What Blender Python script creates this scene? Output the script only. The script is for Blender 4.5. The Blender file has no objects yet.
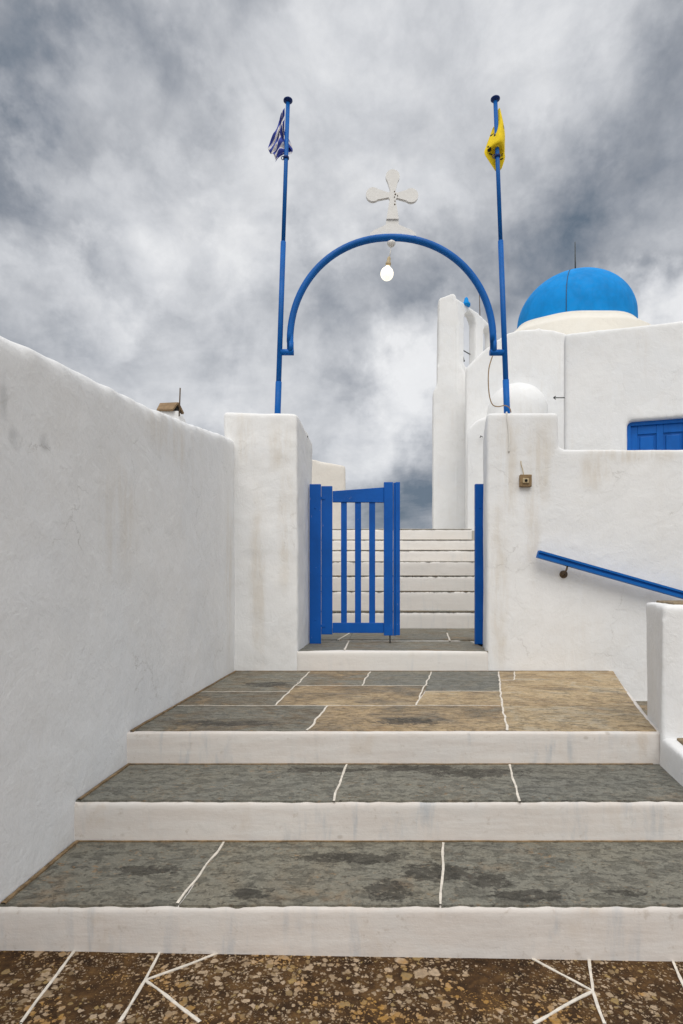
import bpy, bmesh, math, random
from mathutils import Vector, noise, Matrix

random.seed(7)
S = bpy.context.scene
COL = S.collection
F = 600.0; CX = 341.5; HY = 595.0; H = 1.15      # focal length in pixels, principal column, horizon row, eye height

def at(px, py, Y):
    return Vector(((px - CX) * Y / F, Y, H + (HY - py) * Y / F))
def gx(px, py, z):
    Y = (H - z) * F / (py - HY)
    return ((px - CX) * Y / F, Y)

# ------------------------------------------------------------------ objects
def tag(o, label=None, cat=None, group=None, kind=None):
    if label: o['label'] = label
    if cat: o['category'] = cat
    if group: o['group'] = group
    if kind: o['kind'] = kind
    return o
def thing(name, loc, label, cat, group=None):
    o = bpy.data.objects.new(name, None); COL.objects.link(o)
    o.empty_display_size = .1
    o.location = loc
    return tag(o, label, cat, group)
def world_loc(o):
    v = Vector((0, 0, 0))
    while o: v += o.location; o = o.parent
    return v
def obj(name, bm, mats, parent=None, smooth=False, recalc=True):
    if recalc: bmesh.ops.recalc_face_normals(bm, faces=bm.faces)
    me = bpy.data.meshes.new(name); bm.to_mesh(me); bm.free()
    if not isinstance(mats, (list, tuple)): mats = [mats]
    for m in mats: me.materials.append(m)
    if smooth:
        for p in me.polygons: p.use_smooth = True
    o = bpy.data.objects.new(name, me); COL.objects.link(o)
    if parent:
        o.parent = parent; o.location = -world_loc(parent)
    return o

# ------------------------------------------------------------------ mesh makers (all in world coordinates)
def prism(bm, pts, vec):
    vs = [bm.verts.new(p) for p in pts]; ws = [bm.verts.new(Vector(p) + Vector(vec)) for p in pts]
    n = len(vs)
    bm.faces.new(vs); bm.faces.new(list(reversed(ws)))
    for i in range(n): bm.faces.new((vs[i], ws[i], ws[(i+1) % n], vs[(i+1) % n]))
    return bm
def box(bm, x0, x1, y0, y1, z0, z1, bev=0, seg=2):
    b = bmesh.new()
    prism(b, [(x0,y0,z0),(x1,y0,z0),(x1,y1,z0),(x0,y1,z0)], (0,0,z1-z0))
    bmesh.ops.recalc_face_normals(b, faces=b.faces)
    if bev: bmesh.ops.bevel(b, geom=b.edges[:], offset=bev, segments=seg, affect='EDGES', profile=.5)
    merge(bm, b); return bm
def hexa(bm, p, bev=0):                       # p: 8 corners, bottom ring then top ring
    b = bmesh.new(); v = [b.verts.new(q) for q in p]
    for f in ((0,1,2,3),(7,6,5,4),(0,4,5,1),(1,5,6,2),(2,6,7,3),(3,7,4,0)): b.faces.new([v[i] for i in f])
    bmesh.ops.recalc_face_normals(b, faces=b.faces)
    if bev: bmesh.ops.bevel(b, geom=b.edges[:], offset=bev, segments=2, affect='EDGES', profile=.5)
    merge(bm, b); return bm
def merge(bm, b):
    mp = {v: bm.verts.new(v.co) for v in b.verts}
    for f in b.faces:
        try:
            g = bm.faces.new([mp[v] for v in f.verts]); g.material_index = f.material_index; g.smooth = f.smooth
        except ValueError: pass
    b.free()
def tube(bm, pts, r, seg=12, r_end=None):
    pts = [Vector(p) for p in pts]; n = len(pts); rings = []
    up = None
    for i, p in enumerate(pts):
        t = (pts[min(i+1, n-1)] - pts[max(i-1, 0)]).normalized()
        if up is None:
            up = Vector((0,0,1)) if abs(t.z) < .9 else Vector((0,1,0))
        a = (up - t * up.dot(t)).normalized(); up = a; b = t.cross(a)
        rr = r if r_end is None else r + (r_end - r) * i / (n - 1)
        rings.append([bm.verts.new(p + (a*math.cos(k*2*math.pi/seg) + b*math.sin(k*2*math.pi/seg))*rr) for k in range(seg)])
    for i in range(n-1):
        for k in range(seg):
            f = bm.faces.new((rings[i][k], rings[i][(k+1)%seg], rings[i+1][(k+1)%seg], rings[i+1][k])); f.smooth = True
    bm.faces.new(list(reversed(rings[0]))); bm.faces.new(rings[-1])
    return bm
def lathe(bm, c, prof, seg=32, axis=(0,0,1)):   # prof: (radius, height) from bottom to top
    ax = Vector(axis).normalized(); a = ax.orthogonal().normalized(); b = ax.cross(a); c = Vector(c)
    rings = []
    for r, h in prof:
        if r < 1e-5: rings.append([bm.verts.new(c + ax*h)])
        else: rings.append([bm.verts.new(c + ax*h + (a*math.cos(k*2*math.pi/seg) + b*math.sin(k*2*math.pi/seg))*r) for k in range(seg)])
    for i in range(len(rings)-1):
        A, B = rings[i], rings[i+1]
        for k in range(seg):
            k2 = (k+1) % seg
            if len(A) == 1 and len(B) == 1: continue
            if len(A) == 1: f = bm.faces.new((A[0], B[k2], B[k]))
            elif len(B) == 1: f = bm.faces.new((A[k], A[k2], B[0]))
            else: f = bm.faces.new((A[k], A[k2], B[k2], B[k]))
            f.smooth = True
    if len(rings[0]) > 1: bm.faces.new(list(reversed(rings[0])))
    if len(rings[-1]) > 1: bm.faces.new(rings[-1])
    return bm
def flat_shape(outer, holes, depth):            # 2D outline with holes, thickened by depth each way; returns a bmesh in local XY + Z
    cu = bpy.data.curves.new('outline', 'CURVE'); cu.dimensions = '2D'; cu.fill_mode = 'BOTH'; cu.extrude = depth
    for loop in [outer] + holes:
        sp = cu.splines.new('POLY'); sp.points.add(len(loop)-1); sp.use_cyclic_u = True
        for i, (x, y) in enumerate(loop): sp.points[i].co = (x, y, 0, 1)
    o = bpy.data.objects.new('outline', cu); COL.objects.link(o)
    dg = bpy.context.evaluated_depsgraph_get(); dg.update()
    me = bpy.data.meshes.new_from_object(o.evaluated_get(dg))
    bm = bmesh.new(); bm.from_mesh(me)
    bpy.data.objects.remove(o); bpy.data.curves.remove(cu); bpy.data.meshes.remove(me)
    bmesh.ops.remove_doubles(bm, verts=bm.verts, dist=1e-5)
    return bm

TEX = {}
def clouds_tex(scale, depth=3):
    k = (scale, depth)
    if k not in TEX:
        t = bpy.data.textures.new('plaster_relief', 'CLOUDS'); t.noise_scale = scale; t.noise_depth = depth; t.noise_basis = 'ORIGINAL_PERLIN'
        TEX[k] = t
    return TEX[k]
def soften(o, voxel=.035, it=6, disp=.014, scale=.5, disp2=.004, scale2=.09):
    m = o.modifiers.new('remesh', 'REMESH'); m.mode = 'VOXEL'; m.voxel_size = voxel; m.use_smooth_shade = True
    m = o.modifiers.new('smooth', 'SMOOTH'); m.factor = .5; m.iterations = it
    for d, s in ((disp, scale), (disp2, scale2)):
        if d:
            m = o.modifiers.new('displace', 'DISPLACE'); m.texture = clouds_tex(s); m.texture_coords = 'GLOBAL'; m.strength = d; m.mid_level = .5
    return o

# ------------------------------------------------------------------ materials
class NT:
    def __init__(s, name):
        s.m = bpy.data.materials.new(name); s.m.use_nodes = True; s.t = s.m.node_tree; s.t.nodes.clear()
        s.out = s.t.nodes.new('ShaderNodeOutputMaterial'); s.b = s.t.nodes.new('ShaderNodeBsdfPrincipled')
        s.t.links.new(s.b.outputs[0], s.out.inputs[0])
        tc = s.t.nodes.new('ShaderNodeTexCoord'); s.co = tc.outputs['Object']
    def link(s, a, i): s.t.links.new(a, i)
    def setin(s, sock, v):
        if isinstance(v, bpy.types.NodeSocket): s.link(v, sock)
        elif v is not None:
            if isinstance(v, tuple) and len(v) == 3 and sock.type == 'RGBA': v = (*v, 1)
            sock.default_value = v
    def scale(s, v, co=None):
        n = s.t.nodes.new('ShaderNodeMapping'); s.link(co or s.co, n.inputs[0]); n.inputs['Scale'].default_value = v; return n.outputs[0]
    def noise(s, sc, det=4, rough=.55, dist=0, co=None, col=False):
        n = s.t.nodes.new('ShaderNodeTexNoise'); s.link(co or s.co, n.inputs['Vector'])
        n.inputs['Scale'].default_value = sc; n.inputs['Detail'].default_value = det; n.inputs['Roughness'].default_value = rough; n.inputs['Distortion'].default_value = dist
        return n.outputs['Color' if col else 'Fac']
    def voro(s, sc, co=None, out='Distance', feat='F1', rnd=1):
        n = s.t.nodes.new('ShaderNodeTexVoronoi'); n.feature = feat; s.link(co or s.co, n.inputs['Vector']); n.inputs['Scale'].default_value = sc
        n.inputs['Randomness'].default_value = rnd
        return n.outputs[out] if out else n
    def mr(s, v, a, b, c=0., d=1., smooth=True):
        n = s.t.nodes.new('ShaderNodeMapRange'); n.interpolation_type = 'SMOOTHSTEP' if smooth else 'LINEAR'
        for i, x in enumerate((v, a, b, c, d)): s.setin(n.inputs[i], x)
        return n.outputs[0]
    def math(s, op, a, b=0., clamp=False):
        n = s.t.nodes.new('ShaderNodeMath'); n.operation = op; n.use_clamp = clamp
        s.setin(n.inputs[0], a); s.setin(n.inputs[1], b); return n.outputs[0]
    def vmath(s, op, a, b=None):
        n = s.t.nodes.new('ShaderNodeVectorMath'); n.operation = op; s.setin(n.inputs[0], a)
        if b is not None: s.setin(n.inputs[1], b)
        return n.outputs['Value' if op in ('DISTANCE', 'LENGTH', 'DOT_PRODUCT') else 'Vector']
    def mix(s, f, a, b, mode='MIX'):
        n = s.t.nodes.new('ShaderNodeMix'); n.data_type = 'RGBA'; n.blend_type = mode
        s.setin(n.inputs[0], f); s.setin(n.inputs[6], a); s.setin(n.inputs[7], b); return n.outputs[2]
    def ramp(s, v, stops):
        n = s.t.nodes.new('ShaderNodeValToRGB'); s.link(v, n.inputs[0]); e = n.color_ramp.elements
        while len(e) < len(stops): e.new(.5)
        for k, (p, c) in zip(e, stops): k.position = p; k.color = (*c, 1)
        return n.outputs[0]
    def xyz(s, co=None):
        n = s.t.nodes.new('ShaderNodeSeparateXYZ'); s.link(co or s.co, n.inputs[0]); return n.outputs
    def attr(s, name):
        n = s.t.nodes.new('ShaderNodeAttribute'); n.attribute_name = name; return n.outputs['Fac']
    def bump(s, h, strength=.5, dist=.01, prev=None):
        n = s.t.nodes.new('ShaderNodeBump'); n.inputs['Strength'].default_value = strength; n.inputs['Distance'].default_value = dist
        s.link(h, n.inputs['Height'])
        if prev: s.link(prev, n.inputs['Normal'])
        return n.outputs[0]
    def spots(s, centres, co=None):                  # centres: (x,y,z, (sx,sy,sz)); blotches with ragged edges, 0..1
        co = co or s.co; tot = None
        wob = s.noise(5, 5, .6, co=co, col=True)
        w = s.vmath('SCALE', s.vmath('SUBTRACT', wob, (.5,.5,.5))); w.node.inputs['Scale'].default_value = 1.1
        for (x, y, z, sz) in centres:
            d = s.vmath('SUBTRACT', co, (x, y, z)); d = s.vmath('DIVIDE', d, sz); d = s.vmath('ADD', d, w)
            v = s.mr(s.vmath('LENGTH', d), .3, 1.1, 1., 0.)
            tot = v if tot is None else s.math('MAXIMUM', tot, v)
        return tot
    def done(s, col=None, rough=None, normal=None, spec=None):
        s.setin(s.b.inputs['Base Color'], col); s.setin(s.b.inputs['Roughness'], rough)
        if normal: s.link(normal, s.b.inputs['Normal'])
        if spec is not None: s.b.inputs['Specular IOR Level'].default_value = spec
        return s.m

def whitewash(name, base=(.80,.80,.79), stains=(), grey=(), stain_amt=.55, streak=.35, warm=(.60,.53,.43)):
    n = NT(name)
    big = n.noise(.9, 5, .6); mid = n.noise(4.5, 6, .65, .6)
    c = n.mix(n.mr(big, .35, .7, 0., .8), base, tuple(v*w for v, w in zip(base, (.93,.945,.965))))
    c = n.mix(n.mr(mid, .42, .75, 0., .55), c, tuple(v*w for v, w in zip(base, (.925,.915,.90))))
    st = n.noise(1, 6, .62, .3, co=n.scale((7, 7, .55)))                 # rain streaks
    m = n.math('MULTIPLY', n.mr(st, .5, .78), n.mr(n.noise(1.3, 3), .42, .68))
    c = n.mix(n.math('MULTIPLY', m, streak), c, warm)
    if stains:
        k = n.math('MULTIPLY', n.spots(stains), n.mr(n.noise(1, 6, .65, co=n.scale((11, 11, 1.6))), .3, .62))
        c = n.mix(n.math('MULTIPLY', k, stain_amt), c, warm)
    if grey:
        k = n.math('MULTIPLY', n.spots(grey), n.mr(n.noise(16, 5), .3, .6))
        c = n.mix(n.math('MULTIPLY', k, .42), c, (.36,.37,.38))
    ed_ = n.voro(2.3, co=n.vmath('ADD', n.co, n.vmath('SCALE', n.vmath('SUBTRACT', n.noise(6, 6, .65, col=True), (.5,.5,.5)))), feat='DISTANCE_TO_EDGE')
    for nd in n.t.nodes:
        if nd.type == 'VECT_MATH' and nd.operation == 'SCALE' and nd.inputs['Scale'].default_value == 1.0: nd.inputs['Scale'].default_value = .22
    crack = n.math('MULTIPLY', n.mr(ed_, .002, .009, 1., 0.), n.mr(n.noise(1.7, 4, .6), .54, .66))
    c = n.mix(n.math('MULTIPLY', crack, .24), c, (.40,.37,.33))
    pat = n.mr(n.noise(2.6, 7, .62, .8, co=n.vmath('ADD', n.co, (3.7, 1.1, 8.2))), .50, .56)
    c = n.mix(n.math('MULTIPLY', pat, .16), c, tuple(v*.86 for v in base))          # overlapping coats of whitewash
    fine = n.noise(60, 5, .7)
    c = n.mix(n.mr(n.noise(38, 4, .7), .62, .78, 0., .25), c, (.55,.52,.47))
    hgt = n.math('ADD', n.math('MULTIPLY', n.noise(9, 8, .6, .4), 1.), n.math('MULTIPLY', n.noise(1, 5, .6, .5, co=n.scale((30, 30, 12))), .35))
    hgt = n.math('SUBTRACT', n.math('ADD', hgt, n.math('MULTIPLY', pat, .12)), n.math('MULTIPLY', crack, .5))
    nb = n.bump(hgt, .42, .014); nb = n.bump(fine, .35, .003, nb)
    return n.done(c, .88, nb, .25)

def riser_white(name, tint=None):
    n = NT(name)
    c = n.mix(n.mr(n.noise(1, 6, .65, .4, co=n.scale((2.2, 6, 22))), .35, .7), (.655,.605,.562), (.720,.685,.650))
    c = n.mix(n.mr(n.noise(3, 6, .65, .5), .45, .7, 0., .6), c, (.655,.640,.620))
    drip = n.noise(1, 5, .6, .3, co=n.scale((15, 3, 2.4)))
    k = n.math('MULTIPLY', n.mr(drip, .5, .72), n.mr(n.noise(2.0, 3), .40, .60))
    c = n.mix(n.math('MULTIPLY', k, .6), c, (.40,.44,.48))
    k = n.math('MULTIPLY', n.mr(n.noise(1, 5, .6, .3, co=n.scale((7, 3, 4)), ), .52, .70), n.mr(n.noise(1.5, 3), .45, .65))
    c = n.mix(n.math('MULTIPLY', k, .5), c, (.52,.42,.31))
    c = n.mix(n.mr(n.noise(26, 5, .7), .58, .72, 0., .5), c, (.46,.40,.34))
    sp = n.voro(9, co=n.scale((1, .3, 1.5)), out=None); cell = n.xyz(sp.outputs['Color'])
    k = n.math('MULTIPLY', n.mr(sp.outputs['Distance'], .06, .16, 1., 0.), n.mr(cell[0], .72, .80))
    c = n.mix(n.math('MULTIPLY', k, .45), c, (.36,.31,.26))
    if tint: c = n.mix(.6, c, tint)
    nb = n.bump(n.noise(1, 6, .65, co=n.scale((8, 12, 40))), .28, .005); nb = n.bump(n.noise(40, 5, .7), .4, .004, nb)
    return n.done(c, .8, nb, .3)

def slate(name, stains=(), var=.42):
    n = NT(name)
    tone = n.attr('tone'); co0 = n.co
    sh = n.vmath('SCALE', (13.1, 7.7, 3.3)); n.link(n.attr('seed'), sh.node.inputs['Scale']); n.co = n.vmath('ADD', n.co, sh)     # every slab is cut from another piece of stone
    warp = n.noise(2.6, 6, .65, .8)
    t = n.math('ADD', tone, n.mr(warp, .25, .75, -var, var, False), True)
    c = n.ramp(t, [(0, (.184,.184,.158)), (.22, (.212,.201,.160)), (.42, (.180,.140,.088)), (.66, (.38,.275,.155)), (.85, (.49,.370,.215)), (1, (.46,.385,.27))])
    fine = n.noise(45, 8, .72); c = n.mix(.75, c, n.ramp(fine, [(.25,(.30,.30,.30)),(.5,(.5,.5,.5)),(.75,(.72,.72,.72))]), 'OVERLAY')
    # cleavage: elongated darker flakes
    c = n.mix(1., c, n.ramp(n.attr('seed'), [(0, (.86,.86,.86)), (1, (1.08,1.06,1.03))]), 'MULTIPLY')
    fl = n.noise(1, 8, .70, .4, co=n.scale((13, 21, 13))); c = n.mix(n.mr(fl, .58, .66, 0., .42), c, (.075,.066,.050))
    pit = n.noise(1, 7, .72, .6, co=n.scale((30, 48, 30))); c = n.mix(n.mr(pit, .58, .66, 0., .6), c, (.045,.040,.032))
    sc_ = n.noise(1, 6, .7, .3, co=n.scale((34, 46, 34))); c = n.mix(n.math('MULTIPLY', n.mr(sc_, .57, .66), n.mr(n.noise(3.1, 4, .6), .42, .62, .05, .75)), c, (.33,.19,.075))
    gr_ = n.noise(110, 5, .8); c = n.mix(n.mr(gr_, .50, .68, 0., .5), c, (.36,.34,.28)); c = n.mix(n.mr(gr_, .46, .34, 0., .5), c, (.07,.065,.05))
    gb = n.noise(2.1, 7, .7, .6, co=n.vmath('ADD', n.co, (4.1, 7.7, 0))); c = n.mix(n.mr(gb, .52, .66, 0., .9*var), c, (.165,.155,.130))
    ox = n.noise(3.3, 6, .7, .5); c = n.mix(n.math('MULTIPLY', n.mr(ox, .56, .74), n.mr(tone, 0., .5, .35, .75)), c, (.30,.175,.075))
    lf = n.noise(1, 7, .72, co=n.scale((9, 15, 9))); c = n.mix(n.mr(lf, .6, .75, 0., .35), c, (.34,.31,.25))
    if stains:
        k = n.math('ADD', n.spots(stains, co0), n.mr(n.noise(1, 9, .74, .4, co=n.scale((13, 20, 13), co0)), .3, .7, -.65, .45, False))
        k = n.math('ADD', k, n.mr(n.noise(44, 6, .78, co=co0), .3, .7, -.62, .62, False))
        k = n.mr(k, .40, .72); c = n.mix(n.math('MULTIPLY', k, .80), c, (.042,.037,.028))
    hgt = n.math('ADD', n.math('MULTIPLY', n.mr(fl, .5, .64), .55), n.math('ADD', n.math('MULTIPLY', n.noise(7, 8, .65), .9), n.math('MULTIPLY', fine, .5)))
    hgt = n.math('SUBTRACT', hgt, n.math('MULTIPLY', n.mr(pit, .56, .66), .35))
    nb = n.bump(hgt, .9, .012)
    return n.done(c, n.mr(n.noise(12, 5), .3, .7, .5, .8), nb, .45)

def lichen_stone(name):
    n = NT(name)
    co = n.vmath('ADD', n.co, n.vmath('SCALE', n.vmath('SUBTRACT', n.noise(22, 6, .7, col=True), (.5,.5,.5))))
    for nd in n.t.nodes:
        if nd.type == 'VECT_MATH' and nd.operation == 'SCALE': nd.inputs['Scale'].default_value = .042
    c = n.ramp(n.noise(16, 8, .74), [(.3, (.016,.009,.005)), (.48, (.062,.032,.013)), (.60, (.120,.064,.024)), (.74, (.19,.11,.042))])
    h = n.noise(30, 8, .7)
    tot = None
    for sc, thr, mask, seedoff in ((120, .60, .40, 5.3), (66, .62, .42, 3.1), (40, .62, .44, 1.7), (20, .50, .53, 0.)):
        v = n.voro(sc, co=n.vmath('ADD', co, (seedoff, seedoff*1.3, 0)), out=None)
        cell = n.xyz(v.outputs['Color'])
        rad = n.math('MULTIPLY', n.mr(cell[0], .25, .95, 0., 1., False), thr)
        rad = n.math('MULTIPLY', rad, n.mr(n.noise(3.0, 4, co=n.vmath('ADD', n.co, (seedoff, 0, 0))), mask-.08, mask+.1))
        e = n.mr(v.outputs['Distance'], n.math('MULTIPLY', rad, .80), n.math('ADD', n.math('MULTIPLY', rad, 1.12), .001), 1., 0.)
        col = n.ramp(n.math('ADD', n.math('MULTIPLY', cell[1], .7), n.math('MULTIPLY', n.noise(2.4, 4), .45)),
                     [(.28, (.33,.235,.145)), (.50, (.52,.395,.275)), (.66, (.42,.31,.20)), (.78, (.24,.165,.09)), (.95, (.38,.26,.10))])
        col = n.mix(.5, col, n.ramp(n.noise(90, 6, .7), [(.3,(.28,.28,.28)),(.7,(.68,.68,.68))]), 'OVERLAY')
        col = n.mix(n.mr(n.noise(4.2, 6, .7, co=n.vmath('ADD', n.co, (9.3, 2.2, 0))), .51, .64, 0., .75), col, (.44,.225,.045))
        inner = n.mr(v.outputs['Distance'], 0., n.math('MULTIPLY', rad, .7), .35, 0.)
        col = n.mix(inner, col, (.20,.16,.12))
        c = n.mix(e, c, col); tot = e if tot is None else n.math('MAXIMUM', tot, e)
    hgt = n.math('ADD', n.math('MULTIPLY', tot, .35), n.math('MULTIPLY', h, 1.))
    return n.done(c, .9, n.bump(hgt, .9, .012), .2)

def paint_blue(name, base, grain=(3, 3, 40), chips=.0, rough=.42, fade=(.012,.13,.44)):
    n = NT(name)
    c = n.mix(n.mr(n.noise(3, 5, .6), .35, .7), base, tuple(v*.82 for v in base))
    c = n.mix(n.mr(n.noise(14, 6, .7), .55, .8, 0., .35), c, fade)
    c = n.mix(n.mr(n.noise(1, 5, .65, .3, co=n.scale((5, 5, 1.3))), .5, .7, 0., .35), c, tuple(v*.72 for v in base))
    if chips:
        k = n.math('MULTIPLY', n.mr(n.noise(1, 5, .7, co=n.scale((60, 60, 14))), .66, .69), n.mr(n.noise(2.6, 2), .5, .6))
        c = n.mix(n.math('MULTIPLY', k, chips), c, (.55,.53,.5))
    nb = n.bump(n.noise(1, 6, .6, co=n.scale(grain)), .35, .003)
    return n.done(c, n.mr(n.noise(8, 4), .3, .7, rough-.08, rough+.12), nb, .22)

def simple(name, base, rough=.7, sc=20, var=.7, metal=0, bump=.3):
    n = NT(name); c = n.mix(n.mr(n.noise(sc, 5, .65), .3, .7), base, tuple(v*var for v in base))
    n.b.inputs['Metallic'].default_value = metal
    return n.done(c, rough, n.bump(n.noise(sc*3, 5), bump, .003), .35)

M = {}
lw = lambda px, py: None
M['wall_left'] = whitewash('whitewash_left_wall', (.825,.832,.84),
    stains=[(-1.0, 3.75, 2.12, (.25,.35,.22)), (-1.0, 3.4, 2.1, (.2,.25,.15)), (-1.05, 2.9, 1.5, (.3,.3,.35)), (-.97, 5.2, 1.3, (.2,.2,.9))],
    grey=[(-1.09, 1.98, 1.79, (.12,.035,.09)), (-1.09, 2.05, 1.68, (.12,.05,.05)), (-1.08, 2.24, 1.72, (.12,.05,.04))], stain_amt=.30, streak=.16)
M['pillar_left'] = whitewash('whitewash_left_pillar', (.83,.83,.825),
    stains=[(-.88, 5.4, 2.55, (.12,.3,.35)), (-.55, 5.4, 2.5, (.14,.3,.3)), (-.75, 5.4, 1.3, (.10,.3,.9)), (-.50, 5.4, 1.75, (.09,.3,.7))], stain_amt=.45, streak=.35)
M['wall_right'] = whitewash('whitewash_right_wall', (.83,.832,.832),
    stains=[(1.50, 5.4, 2.35, (.12,.3,.75)), (1.80, 5.4, 2.4, (.15,.3,.5)), (2.28, 5.4, 2.3, (.16,.3,.26)), (1.42, 5.4, 1.2, (.10,.3,.9)), (1.72, 5.4, 1.75, (.08,.3,.5)), (2.6, 5.4, 2.42, (.5,.3,.10))], stain_amt=.48, streak=.25)
M['plaster'] = whitewash('whitewash_church', (.85,.852,.85), streak=.25)
M['plaster_cream'] = whitewash('whitewash_far_house', (.78,.74,.68), streak=.3)
M['drum'] = whitewash('cream_drum', (.82,.785,.71), streak=.25)
M['riser'] = riser_white('painted_riser')
M['riser_far'] = riser_white('whitewashed_step', (.82,.80,.77))
M['slate_step'] = slate('slate_step', [(.62,2.85,.31,(.40,.12,.1)), (.36,2.92,.31,(.35,.08,.1)), (-.1,2.9,.31,(.30,.07,.1)),
    (-.30,2.03,.145,(.10,.07,.1)), (.35,2.18,.145,(.22,.10,.1)), (.62,2.02,.145,(.2,.06,.1)), (.16,2.05,.145,(.12,.10,.1)), (.05,2.3,.145,(.35,.07,.1)), (-.72,2.2,.145,(.2,.06,.1)), (.95,2.03,.145,(.12,.04,.1)), (.52,2.12,.145,(.12,.09,.1))], .16)
M['slate_land'] = slate('slate_landing', [(.35,3.25,.47,(.32,.12,.1)), (-.6,3.2,.47,(.4,.1,.1)), (-.55,4.6,.47,(.25,.2,.1))])
M['slate_court'] = slate('slate_courtyard')
M['joint'] = simple('white_joint_paint', (.80,.74,.65), .85, 40, .74, bump=.6)
M['mortar'] = simple('brown_edge_mortar', (.30,.205,.11), .95, 25, .4, bump=.8)
M['lichen'] = lichen_stone('lichen_paving')
M['blue'] = paint_blue('blue_gate_paint', (.002,.098,.43), chips=.8)
M['blue_metal'] = paint_blue('blue_tube_paint', (.003,.120,.45), (2, 2, 2), rough=.5, fade=(.004,.135,.47))
M['blue_dark'] = paint_blue('dark_blue_cap_paint', (.006,.03,.16), (20, 20, 20))
M['dome'] = paint_blue('blue_dome_paint', (.002,.275,.74), (5, 5, 5), rough=.7, fade=(.01,.30,.74))
M['door'] = paint_blue('blue_door_paint', (.003,.125,.50), (25, 25, 2))
M['white_metal'] = simple('white_painted_metal', (.80,.795,.78), .5, 14, .95)
M['rust'] = simple('rusty_metal', (.16,.11,.07), .7, 60, .5, .3)
M['iron'] = simple('dark_iron', (.09,.10,.10), .6, 40, .6, .4)
M['brown_box'] = simple('brown_plate', (.30,.20,.10), .6, 40, .6)
M['beige'] = simple('beige_plastic', (.50,.40,.24), .5, 40, .85)
M['wire'] = simple('old_cable', (.33,.22,.12), .7, 30, .7)
M['white_wire'] = simple('painted_cable', (.76,.74,.70), .8, 30, .9)
M['tile'] = simple('clay_tile', (.30,.20,.11), .85, 12, .7)
M['near_black'] = simple('matt_black', (.02,.018,.015), .95, 20, .6)
M['capstone'] = simple('rough_cap_stone', (.30,.23,.145), .9, 14, .55, bump=.8)
M['earth'] = simple('dry_earth', (.16,.13,.085), .95, .4, .6)
M['court_white'] = simple('pale_terrace', (.5,.48,.44), .9, 3, .85)
M['pale_stone'] = simple('pale_step_stone', (.62,.58,.51), .85, 9, .75, bump=.6)
M['flag_white'] = simple('flag_white', (.78,.76,.78), .9, 30, .92)
M['flag_blue'] = simple('flag_blue', (.055,.085,.42), .9, 30, .8)
M['flag_yellow'] = simple('flag_yellow', (.92,.67,.015), .85, 25, .86)
M['flag_black'] = simple('flag_black', (.03,.028,.02), .9, 30, .8)
n = NT('lit_bulb'); n.b.inputs['Base Color'].default_value = (.9,.88,.82,1); n.b.inputs['Emission Color'].default_value = (1,.90,.70,1); n.b.inputs['Emission Strength'].default_value = .85; n.b.inputs['Roughness'].default_value = .25
M['bulb'] = n.m

# ------------------------------------------------------------------ setting
def poly_sheet(name, pts, m, parent=None):
    bm = bmesh.new(); bm.faces.new([bm.verts.new(p) for p in pts]); return obj(name, bm, m, parent)
g = poly_sheet('ground', [(-3000,-3000,-.09),(3000,-3000,-.09),(3000,3000,-.09),(-3000,3000,-.09)], M['earth']); tag(g, 'bare dry earth around the walled entrance', 'ground', kind='structure')

def wob(p, a, f=9.):
    v = noise.noise_vector(Vector(p) * f); return Vector((p[0] + v.x*a, p[1] + v.y*a, p[2]))
def ribbon(bm, pts, w, h=.004, step=.02, amp=.0035, tilt=None):   # painted joint: a low strip along pts
    pts = [Vector(p) for p in pts]; path = []
    for a, b in zip(pts, pts[1:]):
        k = max(2, int((b - a).length / step))
        for i in range(k): path.append(a.lerp(b, i / k))
    path.append(pts[-1])
    path = [wob(p, amp, 7) for p in path]
    L, R = [], []
    for i, p in enumerate(path):
        t = (path[min(i+1, len(path)-1)] - path[max(i-1, 0)]); t.z = 0; t.normalize(); s = Vector((-t.y, t.x, 0))
        ww = w * .5 * (1 + .45 * noise.noise(p * 23) + .25 * noise.noise(p * 60))
        L.append(p + s*ww); R.append(p - s*ww)
    up = Vector((0,0,h)); dn = Vector((0,0,-.008))
    tl = [bm.verts.new(p + up) for p in L]; tr = [bm.verts.new(p + up) for p in R]
    bl = [bm.verts.new(p + dn) for p in L]; br = [bm.verts.new(p + dn) for p in R]
    for i in range(len(path)-1):
        bm.faces.new((tl[i], tl[i+1], tr[i+1], tr[i])); bm.faces.new((bl[i], bl[i+1], tl[i+1], tl[i])); bm.faces.new((tr[i], tr[i+1], br[i+1], br[i]))
    return bm
SEED = random.Random(3)
def slab(bm, pts, z, tone, lay, th=.02, shrink=.003, amp=.0042):
    c = sum((Vector((p[0], p[1], 0)) for p in pts), Vector()) / len(pts); loop = []
    for i in range(len(pts)):
        a = Vector((*pts[i], z)); b = Vector((*pts[(i+1) % len(pts)], z)); k = max(2, int((b - a).length / .012))
        for j in range(k):
            p = a.lerp(b, j / k); d = (Vector((c.x, c.y, z)) - p).normalized(); q = wob(p + d * shrink, amp, 14); loop.append(wob(q, amp * .6, 43))
    t = [bm.verts.new(p) for p in loop]; bt = [bm.verts.new(p - Vector((0,0,th))) for p in loop]
    fs = [bm.faces.new(t)]
    for i in range(len(t)): fs.append(bm.faces.new((t[i], bt[i], bt[(i+1) % len(t)], t[(i+1) % len(t)])))
    sl = bm.faces.layers.float.get('seed'); sv = SEED.random()
    for f in fs:
        f[lay] = tone
        if sl: f[sl] = sv
def joints(parent, lines, name='joint', m='joint', kind=None):      # lines: (points, width, height, wander)
    for pts, w_, h_, a_ in lines:
        bm = bmesh.new(); ribbon(bm, pts, w_, h_, amp=a_); tag(obj(name, bm, M[m], parent), kind=kind)
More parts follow.
